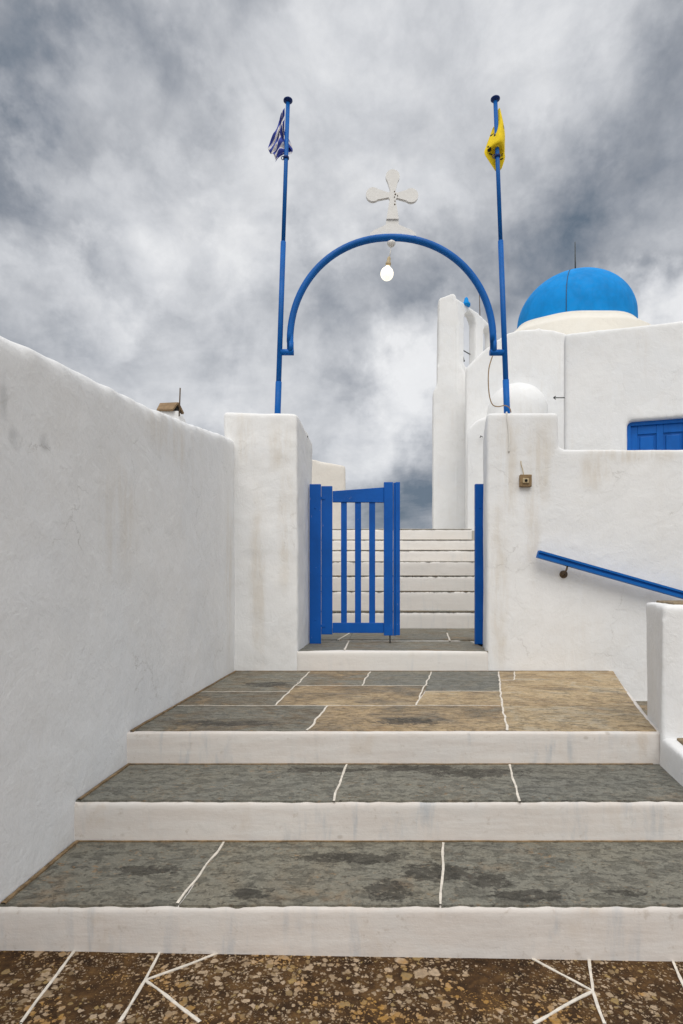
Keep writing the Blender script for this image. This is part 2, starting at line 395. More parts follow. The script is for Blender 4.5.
def tread_mesh(slabs, z):
    bm = bmesh.new(); bm.faces.layers.float.new('seed'); bm.faces.layers.float.new('tone'); lay = bm.faces.layers.float.get('tone')
    for pts, tone in slabs: slab(bm, pts, z, tone, lay)
    return bm

# lichen paving in front of the steps, falling slightly to the right
def pz(x): return -.016 * (x + 1.106) - .002
def pav(px, py):
    Y = H * F / (py - HY)
    for _ in range(6):
        x = (px - CX) * Y / F; Y = (H - pz(x)) * F / (py - HY)
    x = (px - CX) * Y / F; return Vector((x, Y, pz(x)))
pv = poly_sheet('pavement', [(-1.4,-3,pz(-1.4)),(4.5,-3,pz(4.5)),(4.5,2.1,pz(4.5)),(-1.4,2.1,pz(-1.4))], M['lichen']); tag(pv, 'dark paving stones mottled with beige and orange lichen', 'pavement', kind='structure')
J = [[(76,949),(21,1023)], [(161,950),(145,981),(119.5,1023)], [(145,981),(226.5,950)], [(145,981),(200.7,1023)],
     [(519.8,952),(592.6,991)], [(588.6,954),(592.6,991),(604.7,1024)], [(592.6,991),(534,1024)], [(670.5,955),(688,998)]]
def pjoint(pts):
    bm = bmesh.new(); ribbon(bm, pts, .0085, .0025, amp=.005); tag(obj('pavement_joint', bm, M['joint'], pv), kind='structure')
for ln in J: pjoint([pav(*p) for p in ln])
for ln in ([(-.86,1.615),(-1.15,1.2)], [(-.6,1.61),(-.78,1.3),(-.5,.9)], [(-.39,1.61),(.1,1.1)], [(.52,1.61),(.1,1.1),(.1,-1)], [(.705,1.61),(.85,1.0),(.7,-1)], [(-.5,.9),(.1,1.1)], [(-1.15,1.2),(-1.3,1.0)]):
    pjoint([Vector((x, y, pz(x))) for x, y in ln])

# ------------------------------------------------------------------ entrance steps
def XL(Y): return -1.106 + .045 * (Y - 1.944)
Z1, Z2, Z3, ZT = .1395, .304, .4635, .643
D1, D2, D3, D4 = 1.944, 2.456, 2.993, 5.40
steps = thing('entrance_steps', (0.2, D1, 0), 'two broad grey slate steps and a wide landing with whitewashed risers below the gate', 'steps')
def step_block(name, plan, z0, z1, parent):
    bm = bmesh.new(); prism(bm, [(x, y, z0) for x, y in plan], (0,0,z1-z0))
    o = obj(name, bm, M['riser'], parent); return soften(o, .014, 3, .008, .35, .003, .06)
s1 = step_block('step', [(XL(D1)-.06, D1),(2.2, D1),(2.2, 2.62),(XL(2.62)-.06, 2.62)], -.14, Z1-.001, steps)
s2 = step_block('step', [(XL(D2)-.06, D2),(1.62, D2),(1.75, 3.12),(XL(3.12)-.06, 3.12)], -.1, Z2-.001, steps)
s3 = step_block('landing', [(XL(D3)-.06, D3),(1.60, D3),(2.45, 5.44),(XL(5.44)-.06, 5.44)], -.1, Z3-.001, steps)
ZL = .0025      # slabs stand this much proud of the white bed
def Gs(pts, z): return [gx(px, py, z) for px, py in pts]
e = .0065       # painted white lip in front of the slabs
def front(px, D): return ((px - CX) * (D + e) / F, D + e)
t1 = [([(XL(D1)-.02, D1+e), front(178.5,D1), gx(224.7,841,Z1), (XL(2.45)-.02, 2.47)], .14),
      ([front(178.5,D1), front(440.4,D1), gx(443.7,842,Z1), gx(224.7,841,Z1)], .20),
      ([front(440.4,D1), (2.1, D1+e), (2.1, 2.47), gx(443.7,842,Z1)], .13)]
obj('tread', tread_mesh(t1, Z1+ZL), M['slate_step'], s1)
joints(s1, [([(*gx(*a,Z1), Z1+ZL), (*gx(*b,Z1), Z1+ZL)], .0082, .002, .008) for a, b in (((178.5,904.5),(224.7,842)), ((440.4,904.5),(443.7,843)))])
t2 = [([(XL(D2)-.02, D2+e), front(333,D2), gx(346.8,763.5,Z2), (XL(3.0)-.02, 3.01)], .05),
      ([front(333,D2), front(519.4,D2), gx(509,764,Z2), gx(346.8,763.5,Z2)], .08),
      ([front(519.4,D2), (1.6, D2+e), (1.6, 3.01), gx(509,764,Z2)], .03)]
obj('tread', tread_mesh(t2, Z2+ZL), M['slate_step'], s2)
joints(s2, [([(*gx(*a,Z2), Z2+ZL), (*gx(*b,Z2), Z2+ZL)], .0092, .002, .008) for a, b in (((333,802),(346.8,764.5)), ((519.4,802),(509,765)))])
L = lambda *p: Gs(p, Z3)
t3 = [(L((122,731),(307,731),(328,706),(165,706)), .28), (L((307,731),(507.5,731),(501.7,706),(328,706)), .60), (L((507.5,731),(657,731),(635.5,706),(501.7,706)), .78),
      (L((165,706),(275,706),(288,692),(192,692)), .34), (L((192,692),(288,692),(310,670.6),(228,670.6)), .22), (L((275,706),(415.6,706),(428,686),(294,686)), .66),
      (L((294,686),(362,686),(370,670.6),(310,670.6)), .36), (L((362,686),(428,686),(431.6,670.6),(370,670.6)), .12), (L((415.6,706),(501.7,706),(500,691.6),(425,691.6)), .74),
      (L((425,691.6),(500,691.6),(498.5,670.6),(431.6,670.6)), .02), (L((500.5,680.5),(514,680.5),(515,670.6),(498.5,670.6)), .72),
      (L((501.7,706),(635.5,706),(613,670.6),(515,670.6),(514,680.5),(500.5,680.5)), .80)]
obj('tread', tread_mesh(t3, Z3+ZL), M['slate_land'], s3)
JL = [[(307,731),(328,706)], [(275,706),(310,672)], [(431.6,672),(415.6,706)], [(370,672),(362,686)], [(498.5,672),(501.7,706),(507.5,731)], [(501,680.5),(514,680.5),(515,672)]]
joints(s3, [([(*gx(*p,Z3), Z3+ZL) for p in ln], .0105, .002, .012) for ln in JL])
joints(s3, [([(*gx(*p,Z3), Z3+ZL) for p in ln], .006, .002, .012) for ln in ([(168,706),(415,706),(500,706)], [(196,692),(288,692)], [(296,686),(428,686)], [(425,691.6),(500,691.6)])])
# brown dirt and old mortar gathered where each slab meets the wall or the next riser
for st_, za, ya, yb, xr_ in ((s1, Z1, D1+.012, D2-.004, 2.1), (s2, Z2, D2+.012, D3-.004, 1.55), (s3, Z3, D3+.012, 5.385, 2.40)):
    joints(st_, [([(XL(ya)+.004, ya, za+ZL), (XL(yb)+.004, yb, za+ZL)], .014, .006, .004), ([(XL(yb)+.004, yb, za+ZL), (xr_, yb, za+ZL)], .009, .004, .004)], 'edge_mortar', 'mortar')


# ------------------------------------------------------------------ walls
# left boundary wall, climbing with the steps
wl = thing('boundary_wall', (XL(3), 3, 0), 'long whitewashed plaster wall rising beside the steps to the left gate pillar', 'wall')
top = [(-1.6, 1.81), (.4, 1.89), (1.944, 2.064), (2.667, 2.145), (3.434, 2.225), (4.25, 2.352), (5.46, 2.565)]
bm = bmesh.new()
inner = [bm.verts.new((XL(-1.6)-.012, -1.6, -.2))] + [bm.verts.new((XL(y)-.012, y, z - .055*max(0, min(1, (3.9-y)/2)))) for y, z in top] + [bm.verts.new((XL(5.46)-.012, 5.46, -.2))]
outz = [-.2] + [z + .012 + .035*max(0, min(1, (3.9-y)/2)) for y, z in top] + [-.2]
outer = [bm.verts.new((v.co.x - .36, v.co.y, z)) for v, z in zip(inner, outz)]
bm.faces.new(inner); bm.faces.new(list(reversed(outer)))
for i in range(len(inner)): j = (i+1) % len(inner); bm.faces.new((inner[i], outer[i], outer[j], inner[j]))
soften(obj('wall', bm, M['wall_left'], wl), .03, 8, .022, .7, .006, .16)

pl = thing('gate_pillar', (-.7, 5.9, 0), 'squat whitewashed gate pillar with beige rain streaks standing at the end of the left wall', 'gate pillar')
bm = bmesh.new()
hexa(bm, [(-1.05,5.4,-.2),(-.385,5.4,-.2),(-.325,6.6,-.2),(-1.03,6.6,-.2),(-1.07,5.4,2.80),(-.40,5.4,2.795),(-.325,6.6,2.85),(-1.03,6.6,2.85)])
soften(obj('shaft', bm, M['pillar_left'], pl), .025, 7, .034, .38, .010, .12)

wr = thing('boundary_wall', (3.5, 5.8, 0), 'whitewashed plaster wall right of the gate, its stepped tall end carrying the right flagpole', 'wall')
bm = bmesh.new()
prism(bm, [(1.297,5.4,-.2),(1.302,5.4,2.795),(1.955,5.4,2.80),(1.955,5.4,2.465),(7.5,5.4,2.46),(7.5,5.4,-.2)], (.16,.80,0))
soften(obj('wall', bm, M['wall_right'], wr), .027, 7, .020, .6, .006, .14)

# threshold and courtyard behind the gate
th = thing('threshold_step', (.45, 5.4, Z3), 'high whitewashed threshold with a grey slate top between the two gate pillars', 'threshold')
bm = bmesh.new(); box(bm, -.41, 1.325, 5.399, 6.7, -.1, ZT-.001)
sT = soften(obj('riser', bm, M['riser_far'], th), .016, 3, .008, .35, .003, .07)
fb = [((-.5, 5.40), (-.36, 8.95)), ]
def C(*p): return Gs(p, ZT)
ct = [([(-.46,5.402), gx(343,650,ZT), gx(349,641,ZT), (-.44,6.55)], .10), ([gx(343,650,ZT), (1.36,5.402), (1.40,6.55), gx(349,641,ZT)], .22)]
obj('tread', tread_mesh(ct, ZT+ZL), M['slate_court'], th)
bm = bmesh.new(); ribbon(bm, [(*gx(344.5,650.5,ZT), ZT+ZL), (*gx(349,641,ZT), ZT+ZL)], .016, .003); obj('joint', bm, M['joint'], th)
cf = poly_sheet('courtyard_floor', [(-6,6.3,ZT-.006),(9,6.3,ZT-.006),(9,11.5,ZT-.006),(-6,11.5,ZT-.006)], M['court_white']); tag(cf, 'paved courtyard floor behind the gate', 'floor', kind='structure')
cs = [([(-1.2,6.56), gx(349,640.5,ZT), gx(355,629.2,ZT), (-1.2,8.95)], .12), ([gx(349,640.5,ZT), gx(449,640.5,ZT), gx(446,629.2,ZT), gx(355,629.2,ZT)], .2), ([gx(449,640.5,ZT), (2.6,6.56), (2.6,8.95), gx(446,629.2,ZT)], .25)]
o = obj('slab_paving', tread_mesh(cs, ZT+.012), M['slate_court'], cf); tag(o, kind='structure')
joints(cf, [([(*gx(*p,ZT), ZT+.013) for p in ln], .016, .003, .005) for ln in ([(447,634),(450,642)], [(338,641),(349,634.5),(352,631)])], 'floor_joint', 'joint', 'structure')

# upper flight to the church terrace
up = thing('terrace_steps', (1, 8.9, ZT), 'flight of pale whitewashed steps climbing behind the blue gate to the church', 'steps')
ys = [8.9, 9.32, 9.74, 10.16, 10.56, 10.94, 11.3]; tops = [611.2, 590.8, 575.4, 561, 549.6, 539.2, 528.8]
zp = ZT - .05
for i, (y, ty) in enumerate(zip(ys, tops)):
    z = H + (HY - ty) * y / F
    bm = bmesh.new(); xr = 2.46 if i == 6 else 2.72
    prism(bm, [(-1.3,y,zp),(xr,y,zp),(xr,y+.6 if i < 6 else 12,zp),(-1.3,y+.6 if i < 6 else 12,zp)], (0,0,z-.012-zp))
    st = soften(obj('step', bm, M['riser_far'], up), .03, 3, .02, .4, .006, .08)
    bm = bmesh.new(); bm.faces.layers.float.new('seed'); bm.faces.layers.float.new('tone'); lay = bm.faces.layers.float.get('tone')
    slab(bm, [(-1.28,y+.002),(xr-.01,y+.002),(xr-.01,y+.5 if i < 6 else 11.95),(-1.28,y+.5 if i < 6 else 11.95)], z, .3 if i < 3 else .5, lay, .016 if i < 3 else .011, .0, .016)
    obj('tread', bm, M['slate_court'] if i < 3 else M['pale_stone'], st)
    zp = z - .35
ZU = H + (HY - 528.8) * 11.3 / F
bm = bmesh.new(); box(bm, -6, 10, 11.34, 30, -.05, ZU-.03); o = obj('church_terrace', bm, M['court_white']); tag(o, 'upper terrace carrying the church', 'terrace', kind='structure')
bm = bmesh.new(); box(bm, 2.75, 10, 6.6, 11.33, -.05, 1.36); o = obj('house_terrace', bm, M['court_white']); tag(o, 'raised terrace under the house with the blue door', 'terrace', kind='structure')
cwl = thing('courtyard_wall', (-1.2, 9, 0), 'low white courtyard wall behind the left gate pillar', 'wall')
bm = bmesh.new(); hexa(bm, [(-1.35,6.62,0),(-.95,6.62,0),(-1.28,11.3,0),(-1.7,11.3,0),(-1.35,6.62,2.45),(-.95,6.62,2.45),(-1.28,11.3,2.6),(-1.7,11.3,2.6)])
soften(obj('wall', bm, M['plaster'], cwl), .05, 5)

# right hand parapet pier, low wall and side step
pr = thing('parapet_pier', (1.9, 3.1, .3), 'short whitewashed parapet pier with a rough stone top beside the right end of the steps', 'wall pier')
bm = bmesh.new()
hexa(bm, [(1.565,2.955,-.1),(2.9,2.80,-.1),(2.95,3.30,-.1),(1.735,3.39,-.1),(1.583,2.955,1.10),(2.9,2.80,1.12),(2.95,3.30,1.12),(1.715,3.39,1.11)])
soften(obj('shaft', bm, M['wall_right'], pr), .016, 5, .012, .3, .004, .08)
bm = bmesh.new()
hexa(bm, [(1.66,3.0,1.085),(2.85,2.86,1.095),(2.9,3.26,1.10),(1.75,3.34,1.09),(1.66,3.0,1.113),(2.85,2.86,1.128),(2.9,3.26,1.128),(1.75,3.34,1.120)], .006)
obj('cap_stone', bm, M['capstone'], pr)
lwl = thing('parapet_wall', (1.6, 2.7, .3), 'low whitewashed kerb wall with a brown stone top running forward from the parapet pier', 'wall')
bm = bmesh.new()
hexa(bm, [(1.10,1.55,-.14),(1.6,1.50,-.14),(2.0,2.94,-.14),(1.575,2.975,-.14),(1.12,1.55,.06),(1.6,1.50,.06),(2.0,2.94,.448),(1.592,2.975,.448)])
bm.free(); bm = bmesh.new()
hexa(bm, [(1.452,2.50,-.1),(2.3,2.46,-.1),(2.3,2.97,-.1),(1.56,2.985,-.1),(1.475,2.50,.432),(2.3,2.46,.436),(2.3,2.97,.446),(1.588,2.985,.446)])
soften(obj('wall', bm, M['wall_right'], lwl), .014, 4, .010, .3, .004, .07)
bm = bmesh.new(); hexa(bm, [(1.54,2.54,.415),(2.2,2.5,.415),(2.2,2.92,.425),(1.63,2.92,.425),(1.54,2.54,.443),(2.2,2.5,.446),(2.2,2.92,.456),(1.63,2.92,.456)], .005)
obj('cap_stone', bm, M['capstone'], lwl)
ss = thing('side_steps', (3, 4.4, 0), 'stone side step dropping away to the right behind the parapet pier', 'steps')
bm = bmesh.new(); prism(bm, [(1.6,3.3,-.1),(3.1,3.3,-.1),(3.1,5.43,-.1),(1.9,5.43,-.1)], (0,0,.295)); sd = soften(obj('step', bm, M['riser'], ss), .03, 3)
obj('tread', tread_mesh([([(1.75,3.4),(3.05,3.4),(3.05,5.37),(2.2,5.37)], .35)], .203), M['slate_land'], sd)
bm = bmesh.new(); prism(bm, [(3.0,3.3,-.1),(4.2,3.3,-.1),(4.2,5.43,-.1),(3.0,5.43,-.1)], (0,0,.13)); sd = soften(obj('step', bm, M['riser'], ss), .03, 3)
obj('tread', tread_mesh([([(3.12,3.4),(4.15,3.4),(4.15,5.37),(3.12,5.37)], .35)], .038), M['slate_land'], sd)

# ------------------------------------------------------------------ gate
def pbox(bm, px0, px1, py0, py1, Y, d, bev=.004):          # upright board given by its outline at distance Y
    a = at(px0, py1, Y); b = at(px1, py0, Y); box(bm, a.x, b.x, Y, Y + d, a.z, b.z, bev)
YG = 6.24
def gate_post(px0, px1, py0, py1, Y, label):
    a = at((px0+px1)/2, py1, Y); t = thing('gate_post', a, label, 'gate post', 'blue gate posts')
    bm = bmesh.new(); pbox(bm, px0, px1, py0, py1, Y, .045, .005); obj('post', bm, M['blue'], t)
    for f in (.15, .85):
        bm = bmesh.new(); z = at(0, py0 + (py1-py0)*f, Y).z; lathe(bm, (a.x, Y + .002, z), [(.009,0),(.009,.004),(.005,.007),(0,.008)], 10, (0,-1,0)); obj('bolt', bm, M['blue'], t)
    return t
gate_post(309.5, 321, 484, 643.8, 6.22, 'blue wooden gate post on the left pillar that the open leaf hangs from')
gate_post(475.3, 484.3, 483.8, 644.4, 6.12, 'blue wooden gate post standing alone against the right pillar')
gt = thing('gate', at(355, 644, YG), 'blue wooden gate leaf with three pickets closing the left half of the gateway', 'gate')
bm = bmesh.new(); pbox(bm, 321.3, 332.4, 486, 634.5, YG, .045); obj('hinge_stile', bm, M['blue'], gt)
bm = bmesh.new(); q = [at(332.6,502,YG), at(383.8,502.4,YG), at(383.8,487.2,YG), at(332.6,491,YG)]
hexa(bm, [q[0], q[1], q[1]+Vector((0,.04,0)), q[0]+Vector((0,.04,0)), q[3], q[2], q[2]+Vector((0,.04,0)), q[3]+Vector((0,.04,0))], .004); obj('top_rail', bm, M['blue'], gt)
bm = bmesh.new(); pbox(bm, 332.6, 383.8, 622.8, 633, YG, .04); obj('bottom_rail', bm, M['blue'], gt)
for a, b in ((341,346.9), (355,361.1), (369.2,375.2)):
    bm = bmesh.new(); pbox(bm, a, b, 501, 624, YG + .012, .022, .003); obj('picket', bm, M['blue'], gt)
bm = bmesh.new(); pbox(bm, 384, 393, 482, 635.6, YG - .006, .05); pbox(bm, 393.5, 396.3, 482.6, 635.6, YG + .004, .04, .002); obj('meeting_stile', bm, M['blue'], gt)
bm = bmesh.new(); pbox(bm, 395.6, 400, 482, 635.2, YG - .016, .03, .003); obj('cover_strip', bm, M['blue'], gt)
bm = bmesh.new(); a = at(390, 630, YG + .06); b = at(390, 643.6, YG + .06); tube(bm, [a, b], .007, 10); obj('drop_bolt', bm, M['iron'], gt)
for y in (498, 626):
    bm = bmesh.new(); pbox(bm, 319, 325, y-1.4, y+1.4, YG - .006, .03, .002); obj('hinge', bm, M['blue'], gt)

# ------------------------------------------------------------------ flagpoles, arch, cross, bulb
YP = 6.0
def flagpole(b, t, sleeve_y, step_y, label):
    f = lambda y: b[0] + (t[0] - b[0]) * (y - b[1]) / (t[1] - b[1])
    base = at(b[0], b[1], YP); base.z = 2.70
    o = thing('flagpole', base, label, 'flagpole', 'blue flagpoles')
    bm = bmesh.new(); p0 = at(f(b[1]+18), b[1]+18, YP); tube(bm, [p0, at(f(sleeve_y), sleeve_y, YP)], .031, 16); obj('sleeve', bm, M['blue_metal'], o)
    bm = bmesh.new(); tube(bm, [at(f(sleeve_y+3), sleeve_y+3, YP), at(f(step_y), step_y, YP)], .0265, 16); obj('lower_pole', bm, M['blue_metal'], o)
    bm = bmesh.new(); tube(bm, [at(f(step_y+3), step_y+3, YP), at(f(t[1]), t[1], YP)], .0205, 16); obj('upper_pole', bm, M['blue_metal'], o)
    bm = bmesh.new(); lathe(bm, at(t[0], t[1]+1, YP), [(.018,-.01),(.036,0),(.046,.010),(.046,.018),(.030,.032),(0,.037)], 20); obj('cap', bm, M['blue_dark'], o)
    bm = bmesh.new(); cy = t[1] + 57; c = at(f(cy), cy, YP)
    tube(bm, [c + Vector((.05*math.cos(k*math.pi/6)-.0, -.0, .0)) * 0 + Vector((-.03 + .018*math.cos(k*math.pi/6), 0, .018*math.sin(k*math.pi/6))) for k in range(13)], .004, 8)
    lathe(bm, c - Vector((0,0,.012)), [(.026,0),(.030,.004),(.030,.02),(.026,.024)], 16)
    obj('flag_ring', bm, M['blue_dark'], o)
    return f
fl = flagpole((277.6,413), (288,101), 382, 242, 'slender blue flagpole on the left gate pillar flying the striped flag')
fr = flagpole((507,413), (495.3,99.5), 380, 241, 'slender blue flagpole on the right wall end flying the yellow flag')

ar = thing('gate_arch', at(391, 352, YP), 'bent blue tube arch spanning the gateway between the two flagpoles', 'arch')
pts = [at(290.3, 352, YP), at(290.3, 342, YP)]
cx, cy, rx, ry = 391.6, 342, 101.6, 104.5
for k in range(49):
    a = math.pi - math.pi * k / 48
    pts.append(at(cx + rx*math.copysign(abs(math.cos(a))**.96, math.cos(a)), cy - ry * math.sin(a)**.96, YP))
pts += [at(493.4, 342, YP), at(493.4, 352, YP)]
bm = bmesh.new(); tube(bm, pts, .034, 16); obj('arch_tube', bm, M['blue_metal'], ar)
bm = bmesh.new(); tube(bm, [at(fl(352)+1, 352.3, YP), at(293.8, 352.3, YP)], .030, 14); obj('bracket', bm, M['blue_metal'], ar)
bm = bmesh.new(); tube(bm, [at(489.8, 352.6, YP), at(fr(352)-1, 352.6, YP)], .030, 14); obj('bracket', bm, M['blue_metal'], ar)

cr = thing('cross', at(391.5, 235, YP), 'white metal cross with rounded arm ends standing on top of the blue arch', 'cross')
def lobe(cxp, cyp, r, a0, a1, n=14): return [(cxp + r*math.cos(math.radians(a0 + (a1-a0)*k/n)), cyp - r*math.sin(math.radians(a0 + (a1-a0)*k/n))) for k in range(n+1)]
out = [(386.3,219.8), (389.6,200)] + [(388.5,198.4)] + lobe(373, 195.2, 7.1, -48, -312, 16) + [(388.6,193.6), (390.4,191.8)] + lobe(392.6, 177.3, 7.0, 220, -40, 16) + [(395.2,192), (397,193.8)] + lobe(411, 196.2, 7.1, 132, -132, 16) + [(396.8,198.8), (395.6,200.4), (398.6,219.8)]
s = YP / F
bm = flat_shape([((x - CX)*s, (HY - y)*s) for x, y in out], [], .016)
bmesh.ops.transform(bm, matrix=Matrix.Translation((0, YP, H)) @ Matrix.Rotation(math.pi/2, 4, 'X'), verts=bm.verts); obj('cross_plate', bm, M['white_metal'], cr)
base = [(386,224.5),(386,220.9),(398.8,220.9),(398.8,224.5),(404,227),(412,230.2),(416,233.4)] + [(416 - k*46/12, 237 - 1.2*math.sin(math.pi*k/12) - 1.2) for k in range(13)] + [(370,233.2),(374,230.2),(381,227)]
bm = flat_shape([((x - CX)*s, (HY - y)*s) for x, y in base], [], .014)
bmesh.ops.transform(bm, matrix=Matrix.Translation((0, YP + .012, H)) @ Matrix.Rotation(math.pi/2, 4, 'X'), verts=bm.verts); obj('base_plate', bm, M['white_metal'], cr)
for x, y, r in ((394.4,192.6,.006),(395.2,195.4,.008),(394.4,198.2,.006),(397.4,196.8,.006),(394.8,202.2,.006),(394.6,205.4,.007)):
    bm = bmesh.new(); lathe(bm, at(x, y, YP) + Vector((0,-.016,0)), [(r,0),(r,.003),(0,.004)], 8, (0,-1,0)); obj('rivet', bm, M['rust'], cr)

bl = thing('light_bulb', at(387, 273, YP), 'lit white round bulb hanging on a short cord from the crown of the blue arch', 'light bulb')
bm = bmesh.new(); lathe(bm, at(391.3, 247, YP), [(.012,0),(.030,.012),(.042,.030),(.042,.045),(.02,.060),(.012,.075)], 20); obj('ceiling_rose', bm, M['white_metal'], bl)
bm = bmesh.new(); tube(bm, [at(391.2,246.5,YP), at(390.4,252,YP), at(389,258.5,YP)], .0055, 8); obj('cord', bm, M['white_metal'], bl)
ax = (at(389.2,257,YP) - at(387,273.5,YP)).normalized()
bm = bmesh.new(); lathe(bm, at(388.05,265.5,YP), [(.022,0),(.028,.012),(.026,.03),(.018,.034),(.018,.07),(.012,.085)], 18, ax); obj('socket', bm, M['beige'], bl)
bm = bmesh.new(); R = .066
lathe(bm, at(387,273.8,YP), [(0,-R)] + [(R*math.cos(t), R*math.sin(t)) for t in [math.radians(-75 + 15*k) for k in range(10)]] + [(.024, R*1.02), (.022, R*1.12)], 28, ax); obj('globe', bm, M['bulb'], bl)

cb = thing('cable', at(490, 380, YP), 'thin loose brown cable looping from the arch bracket to the wall top', 'cable')
def smooth(p, n=6):
    p = [Vector(q) for q in p]; r = []
    for i in range(len(p)-1):
        a, b, c, d = p[max(i-1,0)], p[i], p[i+1], p[min(i+2,len(p)-1)]
        for k in range(n):
            t = k/n; r.append(.5*((2*b) + (c-a)*t + (2*a-5*b+4*c-d)*t*t + (3*b-a-3*c+d)*t**3))
    return r + [p[-1]]
bm = bmesh.new(); tube(bm, smooth([at(492.5,356,YP-.03), at(489,368,YP-.04), at(488.3,382,YP-.04), at(489.5,396,YP-.04), at(492.5,404.5,YP-.04), at(498,406.6,YP-.05), at(505,405.5,YP-.06), at(509.5,408,YP-.06), at(511,412.5,YP-.05)]), .0055, 8); obj('cable_run', bm, M['wire'], cb)
pc = thing('cable', at(508, 425, 5.38), 'whitewashed cable pressed down the plaster below the right flagpole', 'cable')
bm = bmesh.new(); tube(bm, smooth([at(506.5,412,5.40), at(507.5,420,5.392), at(508.8,430,5.390), at(509.3,440,5.390), at(508.9,452,5.395)]), .008, 8); obj('cable_run', bm, M['white_wire'], pc)

# ------------------------------------------------------------------ flags
def cloth(name, rows, mats, colour, label, cat, nu=36, nv=36):   # rows: list of (py, [(px, depth)...]) from top to bottom, same count per row
    key = [[Vector((p[0], y if len(p) < 3 else p[2], p[1])) for p in pts] for y, pts in rows]
    key = [smooth(r, max(2, nu // (len(r)-1))) for r in key]
    cols = [smooth([key[j][i] for j in range(len(key))], max(2, nv // (len(key)-1))) for i in range(len(key[0]))]
    bm = bmesh.new(); U = len(cols); V = len(cols[0]); vs = []
    for i in range(U):
        line = []
        for j in range(V):
            p = cols[i][j]; w = at(p.x, p.y, YP); w.y += p.z + .003*noise.noise(w*14); line.append(bm.verts.new(w))
        vs.append(line)
    for i in range(U-1):
        for j in range(V-1):
            f = bm.faces.new((vs[i][j], vs[i+1][j], vs[i+1][j+1], vs[i][j+1])); f.smooth = True
            c = (cols[i][j] + cols[i+1][j+1]) / 2
            f.material_index = colour(i/(U-1), j/(V-1), c)
    o = obj(name, bm, mats, recalc=False); tag(o, label, cat, 'flags on the gate poles')
    m = o.modifiers.new('thickness', 'SOLIDIFY'); m.thickness = .003; m.offset = 0
    return o
def greek(u, v, c):
    # u runs down the fly, v across the hoist
    if u < .36 and v < 5/9:
        return 0 if abs(u-.18) < .035 or abs(v - 2.5/9) < .055 else 1
    return 1 if int(v * 9) % 2 == 0 else 0
# each "row" here is one strip of the hoist: it leaves the pole and droops down the fly
gr = [(0, [(284.6,.0,108), (281.5,-.03,116), (277.0,.02,126), (273,-.02,136), (268.0,.01,147)]),
      (1, [(284.6,.0,113), (280.5,.035,122), (278.5,-.02,132), (273.5,.03,141), (268.4,-.01,150)]),
      (2, [(284.5,.0,119), (281.5,-.035,128), (277.5,.03,138), (276,-.03,146), (270.5,.02,152.5)]),
      (3, [(284.3,.0,125), (283.0,.045,134), (280.0,-.03,143), (276.5,.02,150), (273.5,-.02,155)]),
      (4, [(284.2,.0,131), (288.8,.060,137), (286,.055,145), (279.5,-.03,151), (275.5,.02,158)]),
      (5, [(284.0,.0,137), (291.5,.065,142), (291.0,.065,148), (283,.02,153), (276.5,-.01,159.5)]),
      (6, [(283.8,.0,142), (291.0,.060,146), (287.5,.050,150.5), (281,-.02,155), (275.4,.0,162)])]
cloth('flag', gr, [M['flag_white'], M['flag_blue']], lambda u, v, c: greek(u, v, c), 'limp blue and white striped flag drooping from the left flagpole', 'flag')
yl = [(0, [(500.6,.03,105.5), (500.2,.03,105.7), (499.8,.03,106), (499.4,.035,106.5), (499,.04,107)]),
      (1, [(502.4,.02,115), (500.8,-.01,116), (499.2,.0,117), (498.0,.03,118.5), (497,.05,120)]),
      (2, [(504,.01,125), (501.5,-.03,126), (498.5,-.02,127), (495.5,.04,126), (494.3,.05,124)]),
      (3, [(504.8,.0,135), (501,-.045,136), (496.8,-.045,137.5), (492,.02,137), (490.5,.05,134)]),
      (4, [(505,.01,144), (501,-.05,145.5), (495.5,-.05,147), (489,.0,147), (487.3,.05,143)]),
      (5, [(505,.01,152), (501.5,.03,151), (496,.045,149.6), (489,.03,151), (485.2,.03,151)]),
      (6, [(504.9,.0,158), (501.5,.035,159), (497,.05,159.5), (492.5,.045,159), (490.2,.04,158.6)]),
      (7, [(502.2,.01,167), (500.8,.035,168), (499,.045,168.8), (497.8,.045,168.4), (496.4,.04,168)])]
def yellow(u, v, c):
    for x, y, rx_, ry_ in ((503.4,127.8,.7,2.2), (492.6,132.4,1.8,.9), (494.6,136,.7,2), (489.6,149,1.7,1.1), (491.6,151.3,2,.7), (502.4,157,1.5,.9), (502.8,153,.6,1.8), (498.6,157.4,2.2,.8), (488.6,146,.8,1.2)):
        if ((c.x-x)/rx_)**2 + ((c.y-y)/ry_)**2 < 1: return 1
    return 0
cloth('flag', yl, [M['flag_yellow'], M['flag_black']], yellow, 'limp yellow flag with black marks folded around the right flagpole', 'flag', 48, 84)

